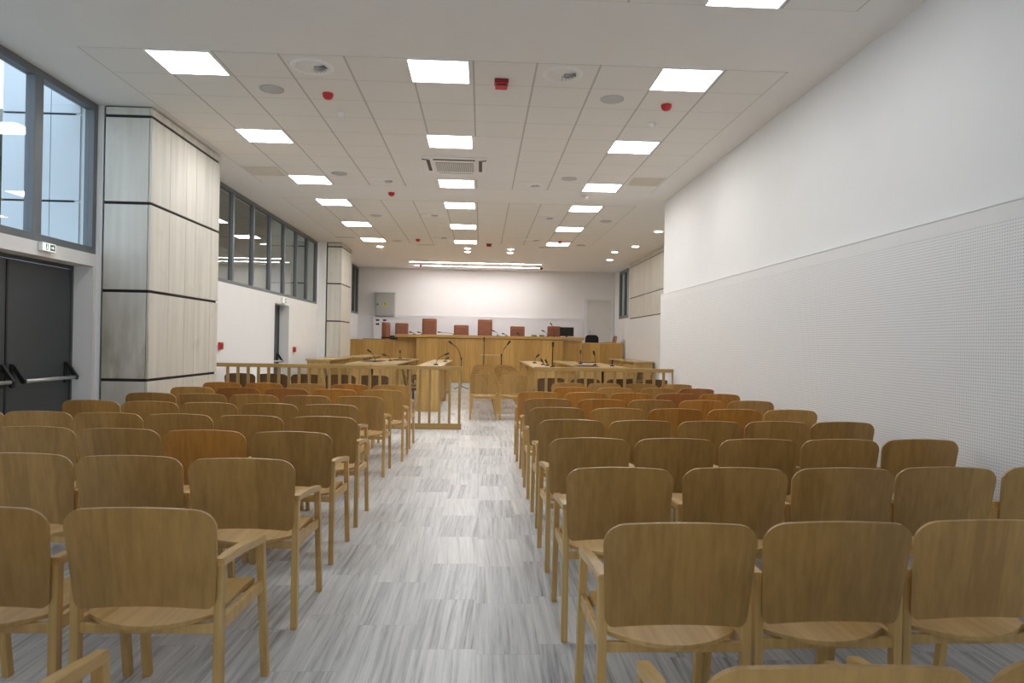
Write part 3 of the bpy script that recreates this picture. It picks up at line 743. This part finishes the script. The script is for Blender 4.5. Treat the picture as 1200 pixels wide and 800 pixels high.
for i, x in enumerate((1.215, 1.815, 2.443, 3.03)):
    chair(D_, x, 11.76, rj.uniform(-.01, .01), 'dark oak armchair just beyond the right railing, %s' % ('nearest the aisle' if i == 0 else ORD[i] + ' from the aisle'), 'dark armchairs beyond the railings')
for j in range(6):
    for x, s in ((0.06, 'left'), (0.63 if j < 2 else 0.61, 'right')):
        chair(B_, x, 12.83 + 1.07 * j, 0, 'brown oak armchair in the gap between the desks, %s file, %s' % (s, 'nearest' if j == 0 else ORD[j] + ' from the front'), 'armchairs in two files facing the bench')
# dark armchairs at the lawyers' desks, seen from the side
chair(D_, -1.62, 14.95, -PI / 2 + 0.12, 'dark armchair facing the aisle between the left desks, nearest the railing', 'armchairs at the lawyers\' desks')
chair(D_, -1.62, 16.10, -PI / 2 - 0.05, 'dark armchair facing the aisle between the left desks, further from railing', 'armchairs at the lawyers\' desks')
chair(D_, -3.22, 14.55, -PI / 2 + 0.3, 'dark armchair beside the left wall desks, near the railing', 'armchairs at the lawyers\' desks')
chair(D_, 3.75, 15.0, PI / 2 - 0.2, 'dark armchair at the outer right desk, nearest the railing', 'armchairs at the lawyers\' desks')
chair(D_, 3.72, 15.85, PI / 2 + 0.1, 'dark armchair at the outer right desk, second from railing', 'armchairs at the lawyers\' desks')

# ------------------------------------------------------------------ railings
YR = 11.356
def railing(x0, x1, label, posts, zt):
    t = thing('railing', label, 'railing', (x0, YR, 0), 0, 'low oak railings')
    L = x1 - x0
    MB().box((0, -0.045, zt - 0.062), (L, 0.045, zt), 0.006).build('top_rail', M['rail'], t)
    MB().box((0, -0.030, 0.0), (L, 0.030, 0.095), 0.004).build('bottom_rail', M['rail'], t)
    for x in posts: MB().box((x - x0 - 0.021, -0.021, 0.096), (x - x0 + 0.021, 0.021, zt - 0.063), 0.003).build('post', M['post'], t)
railing(-4.33, -0.31, 'low oak railing with square posts, between left wall and aisle', [-0.345 - i * 0.1655 for i in range(24)], 1.05)
railing(0.90, 3.292, 'low oak railing with square posts, between aisle and right wall', [0.935 + i * 0.166 for i in range(15)], 1.062)

# ------------------------------------------------------------------ lawyers' desks
def desk(x0, x1, y0, y1, h, front, label, pad=None):
    """front: +1 or -1, the x side that carries the modesty panel"""
    t = thing('courtroom_desk', label, 'desk', ((x0 + x1) / 2, (y0 + y1) / 2, 0), 0, 'lawyers\' desks')
    w, L = (x1 - x0) / 2, (y1 - y0) / 2
    MB().box((-w, -L, h - 0.04), (w, L, h), 0.004).build('desk_top', M['deskt'], t)
    for s in (-1, 1):
        ya, yb = sorted((s * (L - 0.02), s * (L - 0.055)))
        MB().box((-w + 0.03, ya, 0.0), (w - 0.03, yb, h - 0.041), 0.003).build('end_panel', M['deskv'], t)
    xa, xb = sorted((front * (w - 0.09), front * (w - 0.065)))
    MB().box((xa, -L + 0.056, 0.14), (xb, L - 0.056, h - 0.041), 0.002).build('front_panel', M['deskv'], t)
    MB().box((-w + 0.10, -0.015, 0.0), (min(xa, xb) - 0.002 if front > 0 else w - 0.06, 0.015, h - 0.05), 0.002).build('divider', M['deskv'], t) if front > 0 else MB().box((xb + 0.002, -0.015, 0.0), (w - 0.10, 0.015, h - 0.05), 0.002).build('divider', M['deskv'], t)
    return t
H = 0.95
desk(-1.36, -0.82, 14.20, 16.85, H, 1, 'oak desk beside the aisle on the left, nearer the railing')
desk(-1.36, -0.82, 16.95, 19.60, H, 1, 'oak desk beside the aisle on the left, nearer the bench')
for i, (a, b) in enumerate(((15.20, 17.85), (17.95, 20.60))):
    n = ('nearer the railing', 'nearer the bench')[i]
    desk(-2.42, -1.86, a, b, H, 1, 'oak desk in the second file left of the aisle, %s' % n)
    desk(-3.00, -2.44, a, b, H, 1, 'oak desk in the third file left of the aisle, %s' % n)
    desk(2.20, 2.76, a, b, H, -1, 'oak desk in the second file right of the aisle, %s' % n)
    desk(2.78, 3.34, a, b, H, -1, 'oak desk in the third file right of the aisle, %s' % n)
desk(1.12, 1.66, 14.45, 17.05, H, -1, 'oak desk beside the aisle on the right, nearer the railing')
desk(1.12, 1.66, 17.15, 19.75, H, -1, 'oak desk beside the aisle on the right, nearer the bench')
for i, (a, b) in enumerate(((15.7, 18.2),)): desk(-4.00, -3.42, a, b, 1.02, 1, 'taller oak desk beside the far stone column on the left')
for i, (a, b) in enumerate(((18.4, 19.95), (20.1, 21.7))): desk(-3.70, -3.14, a, b, 1.02, 1, 'taller oak desk in front of the far stone column, %s' % ('nearer the railing', 'nearer the bench')[i])
for i, (a, b) in enumerate(((18.3, 19.95), (20.1, 21.75))): desk(4.12, 4.72, a, b, 1.02, -1, 'taller oak desk along the right wall, %s from the railing' % ORD[i])
# dark pads lying on the desks
for x, y, z, lb in ((-2.14, 18.5, H, 'dark writing pad on the left second desk file'), (-2.66, 17.0, H, 'dark writing pad on the left third desk file'), (2.46, 15.75, H, 'dark writing pad on the right second desk file'), (3.02, 19.2, H, 'dark writing pad on the right third desk file')):
    t = thing('desk_pad', lb, 'desk pad', (x, y, z), 0, 'dark pads on the desks')
    MB().box((-0.24, -0.42, 0.0005), (0.24, 0.42, 0.012), 0.003).build('pad_base', M['pad'], t)
    MB().box((-0.21, -0.38, 0.0121), (0.21, 0.38, 0.0145), 0.001).build('writing_surface', M['blackfabric'], t)

# ------------------------------------------------------------------ judges' bench
YF = 22.0
b = thing('judges_bench', 'long honey oak judges\' bench across the back of the room', 'bench', (0.3, 22.3, 0))
def bx(lo, hi, name, mat, bev=0.004):
    return MB().box([lo[0] - 0.3, lo[1] - 22.3, lo[2]], [hi[0] - 0.3, hi[1] - 22.3, hi[2]], bev).build(name, mat, b)
bx((-2.08, YF, 0.165), (2.66, YF + 0.04, 1.585), 'centre_front_panel', M['bench'])
bx((-2.08, YF + 0.04, 0.165), (-2.04, 22.38, 1.585), 'return_panel', M['bench']); bx((2.62, YF + 0.04, 0.165), (2.66, 22.38, 1.585), 'return_panel', M['bench'])
bx((-2.72, 22.34, 0.165), (-2.084, 22.38, 1.585), 'inner_wing_panel', M['bench']); bx((2.664, 22.34, 0.165), (3.34, 22.38, 1.585), 'inner_wing_panel', M['bench'])
bx((XL + 0.015, 22.34, 0.165), (-2.724, 22.38, 1.49), 'wing_panel', M['bench']); bx((3.344, 22.34, 0.165), (4.71, 22.38, 1.50), 'wing_panel', M['bench'])
bx((XL + 0.015, 22.33, 1.491), (-2.784, 22.415, 1.515), 'wing_cap', M['benchX']); bx((3.40, 22.33, 1.501), (4.71, 22.415, 1.525), 'wing_cap', M['benchX'])
bx((-2.78, YF - 0.05, 1.60), (2.70, 22.95, 1.695), 'worktop', M['benchX'], 0.008); bx((2.704, 22.20, 1.60), (3.39, 22.95, 1.695), 'worktop_extension', M['benchX'], 0.008)
bx((-2.74, YF - 0.01, 1.586), (2.67, 22.9, 1.599), 'dark_strip', M['pad'], 0.0)  # thin dark brown strip between worktop and front panels
bx((-2.06, YF + 0.03, 0.0), (2.64, YF + 0.06, 0.164), 'plinth', M['trimwhite'], 0.0); bx((XL + 0.02, 22.36, 0.0), (-2.061, 22.39, 0.164), 'plinth', M['trimwhite'], 0.0); bx((2.641, 22.36, 0.0), (4.70, 22.39, 0.164), 'plinth', M['trimwhite'], 0.0)
bx((XL + 0.02, 22.44, 1.47), (-2.80, 22.80, 1.50), 'side_shelf', M['benchX'])

def judge_chair(h, w):
    t = thing('judge_chair', '-', 'chair')
    hw = w / 2
    bk = MB().box((-hw, -0.06, 0.50), (hw, 0.06, h), 0.045, 4)
    for f in bk.bm.faces: f.smooth = True
    bk = bk.build('backrest', M['leather'], t)
    MB().box((-hw + 0.045, -0.078, 0.55), (hw - 0.045, -0.055, h - 0.07), 0.018, 3).build('back_cushion', M['leather'], bk)
    MB().box((-0.26, -0.52, 0.42), (0.26, -0.03, 0.53), 0.04, 3).build('seat', M['leather'], t)
    for s in (-1, 1):
        MB().box((s * 0.29 - 0.03, -0.42, 0.66), (s * 0.29 + 0.03, 0.02, 0.70), 0.012).tube([(s * 0.29, -0.34, 0.66), (s * 0.29, -0.34, 0.48), (s * 0.2, -0.30, 0.44)], 0.016).build('armrest', M['black'], t)
    MB().tube([(0, -0.27, 0.42), (0, -0.27, 0.09)], 0.03, 12).build('gas_column', M['black'], t)
    sb = MB()
    for k in range(5):
        a = k * 2 * PI / 5 + 0.3
        sb.beam((0, -0.27, 0.085), (0.30 * math.cos(a), -0.27 + 0.30 * math.sin(a), 0.055), 0.045, 0.03, 0.004, side=(-math.sin(a), math.cos(a), 0))
        sb.lathe([(0.0, 0.0), (0.024, 0.006), (0.028, 0.025), (0.02, 0.048), (0, 0.05)], (0.30 * math.cos(a), -0.27 + 0.30 * math.sin(a), 0), 10)
    sb.build('star_base', M['black'], t)
    return t
JY = 23.75
def jchair(px0, px1, py, label, rz=0.0, hpx=None, JY=JY):
    # front faces the room (-Y), so the cushion shows
    a, c = at(px0, py, Y=JY), at(px1, py, Y=JY)
    w = max(0.40, c.x - a.x) if hpx is None else hpx
    o = judge_chair(a.z - DAIS, w); o.location = ((a.x + c.x) / 2, JY, DAIS); o.rotation_euler = (0, 0, rz)
    tag(o, label, 'chair', 'brown leather judges\' chairs')
jchair(495, 512, 373, 'tall brown leather judge\'s chair, left one of the two tallest')
jchair(560, 577, 374, 'tall brown leather judge\'s chair, right one of the two tallest')
jchair(532, 549.5, 380.5, 'low brown leather chair between the two tall judges\' chairs')
jchair(464, 478, 378.3, 'brown leather chair at the left end of the bench worktop', 0.15, 0.46, 24.02)
jchair(448, 457, 377.3, 'brown leather chair turned sideways behind the bench\'s left wing', 1.25, 0.46, 23.25)
jchair(598, 615, 382, 'low brown leather chair just right of the two tall chairs')
jchair(641.5, 657, 382, 'brown leather chair beside the black monitor')

t = thing('monitor', 'black computer monitor on the bench beside a brown chair', 'monitor', tuple(at(664, 396, Y=22.75)), 0)
t.location.z = 1.696
MB().box((-0.235, -0.015, 0.035), (0.235, 0.025, 0.335), 0.008).build('screen_housing', M['black'], t)
MB().box((-0.222, -0.017, 0.05), (0.222, -0.0155, 0.322)).build('screen', M['blackfabric'], t)
MB().box((-0.03, 0.0, 0.008), (0.03, 0.03, 0.05), 0.004).box((-0.12, -0.06, 0.0), (0.12, 0.10, 0.01), 0.004).build('stand', M['black'], t)
t = thing('office_chair', 'black round-backed office chair in front of the beige door', 'chair', (3.86, 23.55, DAIS), 0.1)
MB().plate(back_rows(0.50, 0.90, 0.235, 0.13, 0.08), lambda u, z: (Vector((u, 0.02 * (1 - (u / 0.235) ** 2), z)), Vector((0, -1, 0))), 0.06).tube([(0, 0.05, 0.44), (0, 0.08, 0.55), (0, 0.055, 0.70)], 0.02).build('backrest', M['blackfabric'], t)
MB().box((-0.24, -0.50, 0.40), (0.24, -0.02, 0.48), 0.035, 3).build('seat', M['blackfabric'], t)
MB().tube([(0, -0.25, 0.40), (0, -0.25, 0.08)], 0.028, 12).build('gas_column', M['black'], t)
sb = MB()
for k in range(5):
    a = k * 2 * PI / 5
    sb.beam((0, -0.25, 0.08), (0.28 * math.cos(a), -0.25 + 0.28 * math.sin(a), 0.05), 0.045, 0.03, 0.004, side=(-math.sin(a), math.cos(a), 0))
    sb.lathe([(0, 0), (0.022, 0.006), (0.026, 0.024), (0.018, 0.046), (0, 0.048)], (0.28 * math.cos(a), -0.25 + 0.28 * math.sin(a), 0), 10)
sb.build('star_base', M['black'], t)
chair(R_, 4.46, 22.80, 1.62, 'reddish oak armchair behind the bench\'s right wing by the wall', 'armchairs behind the bench', DAIS - 0.0)
t = thing('laptop', 'closed black laptop on the left wing of the bench', 'laptop', (-3.55, 22.60, 1.5005))
MB().box((-0.34, -0.12, 0.0), (0.30, 0.14, 0.018), 0.004).build('base', M['black'], t)
MB().box((-0.34, -0.12, 0.019), (0.30, 0.14, 0.032), 0.004).build('lid', M['black'], t)
t = thing('desk_telephone', 'black desk telephone between the two left brown chairs', 'telephone', (-2.93, 22.66, 1.5005))
MB().prism([(-0.10, 0.0), (0.10, 0.0), (0.10, 0.10), (-0.10, 0.03)], 'YZ', -0.10, 0.10).build('base', M['black'], t)
MB().box((-0.11, -0.02, 0.09), (0.10, 0.05, 0.15), 0.02).build('handset', M['black'], t)

# ------------------------------------------------------------------ microphones
def gooseneck(bx_, by_, bz_, hx, hz, label, group, r=0.006, hr=0.022, dy=0.0):
    t = thing('gooseneck_microphone', label, 'microphone', (bx_, by_, bz_), 0, group)
    MB().lathe([(0.0, 0.0), (0.055, 0.0), (0.055, 0.016), (0.03, 0.03), (0.0, 0.03)], n=18).build('base', M['black'], t)
    dx, dz = hx - bx_, hz - bz_
    pts = []
    for k in range(9):
        q = k / 8
        pts.append((dx * q ** 1.7, dy * q, 0.028 + (dz - 0.028) * (1 - (1 - q) ** 1.25)))
    MB().tube(pts, r, 8).build('gooseneck', M['black'], t)
    d = (Vector(pts[-1]) - Vector(pts[-2])).normalized(); p = Vector(pts[-1])
    MB().tube([p - d * 0.02, p, p + d * 0.02, p + d * 0.06, p + d * 0.085], hr * 0.75, 10, hr).build('mic_head', M['black'], t)
    return t
def mic(pxb, pxh, pyh, Y, z, label, group='desk microphones', **k):
    a = at(pxb, 420, Y=Y); h = at(pxh, pyh, Y=Y)
    return gooseneck(a.x, Y, z, h.x, max(h.z - 0.06, z + 0.07), label, group, **k)
mic(439.5, 434, 409, 16.4, H, 'gooseneck microphone on the left third desk file, nearest the railing')
mic(457.5, 452, 413.5, 17.6, H, 'gooseneck microphone on the left third desk file, by its pad')
mic(469, 469, 411, 20.2, H, 'slim upright microphone on the left second desk file')
mic(511, 522, 412, 14.9, H, 'gooseneck microphone leaning right on the left aisle desk')
mic(522.0, 523, 418, 17.6, H, 'small microphone at the far half of the left aisle desk')
mic(626.5, 629, 415, 17.6, H, 'thin gooseneck microphone on the right aisle desk, leaning right')
mic(636.5, 636, 423, 16.3, H, 'short black microphone on the right aisle desk, left of the pair')
mic(641.5, 641, 424, 15.6, H, 'short black microphone on the right aisle desk, right of the pair')
mic(647.5, 648, 402, 14.7, H, 'tall upright black microphone on the right aisle desk', r=0.012, hr=0.028)
mic(680.5, 680.5, 411, 17.5, H, 'upright microphone on the right second desk file')
mic(697.5, 696.5, 412, 16.5, H, 'upright microphone beside the pad on the right second desk file', r=0.007, hr=0.026)
mic(717.5, 717.5, 424, 16.0, H, 'short microphone on the right third desk file')
WT = 1.696
for pb, ph, py, lb in ((485, 482.5, 388.5, 'small gooseneck microphone on the bench left of the tall chair'), (494.5, 492, 389, 'second small gooseneck microphone left of the tall chair'),
                       (532, 516, 387, 'long gooseneck microphone on the bench pointing left between tall chairs'), (583, 579.5, 386, 'gooseneck microphone just right of the second tall chair'),
                       (593, 591, 391, 'low gooseneck microphone left of the low right chair'), (608.5, 608, 389, 'microphone in front of the low right chair'),
                       (641, 637.5, 386, 'gooseneck microphone leaning left beside the monitor\'s chair'), (649, 646.5, 378.5, 'highest gooseneck microphone on the bench beside the monitor')):
    mic(pb, ph, py, 22.55, WT, lb, 'microphones on the judges\' bench')
for px, lb in ((626, 'low black conference unit on the bench right of centre'), (635, 'second black conference unit on the bench, nearer the monitor')):
    p = at(px, 394, Y=22.5)
    t = thing('conference_unit', lb, 'conference unit', (p.x, 22.5, WT), 0, 'conference units on the bench')
    MB().prism([(-0.09, 0.0), (0.09, 0.0), (0.09, 0.06), (-0.09, 0.02)], 'YZ', -0.08, 0.08).build('base', M['black'], t)
    MB().lathe([(0.03, 0.0), (0.03, 0.006), (0, 0.006)], (0.03, 0.0, 0.042), 14).build('button', M['grille'], t)

# witness stand and the microphone stands in front of the bench
a, c = at(563.5, 415.5, Y=20.4), at(590, 415.5, Y=20.4)
t = thing('witness_stand', 'small pale wooden witness stand in front of the judges\' bench', 'lectern', ((a.x + c.x) / 2, 20.4, 0))
w = (c.x - a.x) / 2
MB().box((-w, -0.22, a.z - 0.03), (w, 0.22, a.z), 0.004).build('top', M['deskt'], t)
for sx in (-1, 1):
    for sy in (-1, 1): MB().box((sx * (w - 0.06) - 0.022, sy * 0.18 - 0.022, 0), (sx * (w - 0.06) + 0.022, sy * 0.18 + 0.022, a.z - 0.031), 0.003).build('leg', M['deskv'], t)
MB().box((-w + 0.083, 0.16, 0.30), (w - 0.083, 0.18, 0.45), 0.002).build('stretcher', M['deskv'], t)
def mic_stand(px, py_top, Y, boom, label):
    p = at(px, 430, Y=Y); zt = at(px, py_top, Y=Y).z
    t = thing('microphone_stand', label, 'microphone stand', (p.x, Y, 0), 0, 'floor microphone stands')
    f = MB()
    for k in range(3):
        an = k * 2 * PI / 3 - 0.4
        f.tube([(0, 0, 0.10), (0.26 * math.cos(an), 0.26 * math.sin(an), 0.012)], 0.010, 8)
    f.build('tripod_base', M['black'], t)
    MB().tube([(0, 0, 0.06), (0, 0, zt)], 0.013, 10).build('pole', M['black'], t)
    if boom:
        q = [at(x, y, Y=Y) - Vector((p.x, Y, 0)) for x, y in boom]
        q = [Vector((v.x, 0, v.z)) for v in q]
        bm_ = MB().tube([Vector((0, 0, zt))] + q, 0.010, 8).build('boom', M['black'], t)
        MB().lathe([(0, -0.03), (0.022, -0.025), (0.026, 0.0), (0.022, 0.025), (0, 0.03)], (0, 0, zt), 12).build('clutch', M['black'], bm_)
        d = (q[-1] - (q[-2] if len(q) > 1 else Vector((0, 0, zt)))).normalized()
        MB().tube([q[-1] - d * 0.05, q[-1], q[-1] + d * 0.05, q[-1] + d * 0.10], 0.018, 10, 0.034).build('mic_head', M['black'], t)
    else:
        MB().tube([(0, 0, zt), (0, 0, zt + 0.05), (0, 0, zt + 0.12)], 0.016, 10, 0.026).build('mic_head', M['black'], t)
mic_stand(540.5, 420, 21.2, [(538, 412), (535, 406.5), (529, 402)], 'black boom microphone stand left of the witness stand')
mic_stand(566.8, 400, 19.15, None, 'straight upright microphone stand at the left of the witness stand')
mic_stand(587.5, 416, 19.85, [(590.5, 409), (595.5, 402.5)], 'boom microphone stand leaning right behind the files of armchairs')

# ------------------------------------------------------------------ daylight and colour
w = bpy.data.worlds.new('world'); S.world = w; w.use_nodes = True
bg = w.node_tree.nodes['Background']
tcw = w.node_tree.nodes.new('ShaderNodeTexCoord'); spw = w.node_tree.nodes.new('ShaderNodeSeparateXYZ')
rw = w.node_tree.nodes.new('ShaderNodeValToRGB')
w.node_tree.links.new(tcw.outputs['Generated'], spw.inputs[0]); w.node_tree.links.new(spw.outputs[2], rw.inputs[0])
rw.color_ramp.elements[0].color = (0.70, 0.79, 0.88, 1); rw.color_ramp.elements[1].color = (0.60, 0.74, 0.95, 1)
w.node_tree.links.new(rw.outputs[0], bg.inputs[0])
bg.inputs[1].default_value = 1.3
S.view_settings.view_transform = 'Standard'
S.view_settings.look = 'None'
S.view_settings.gamma = 1.0
S.view_settings.use_curve_mapping = False
S.view_settings.exposure = 0.92
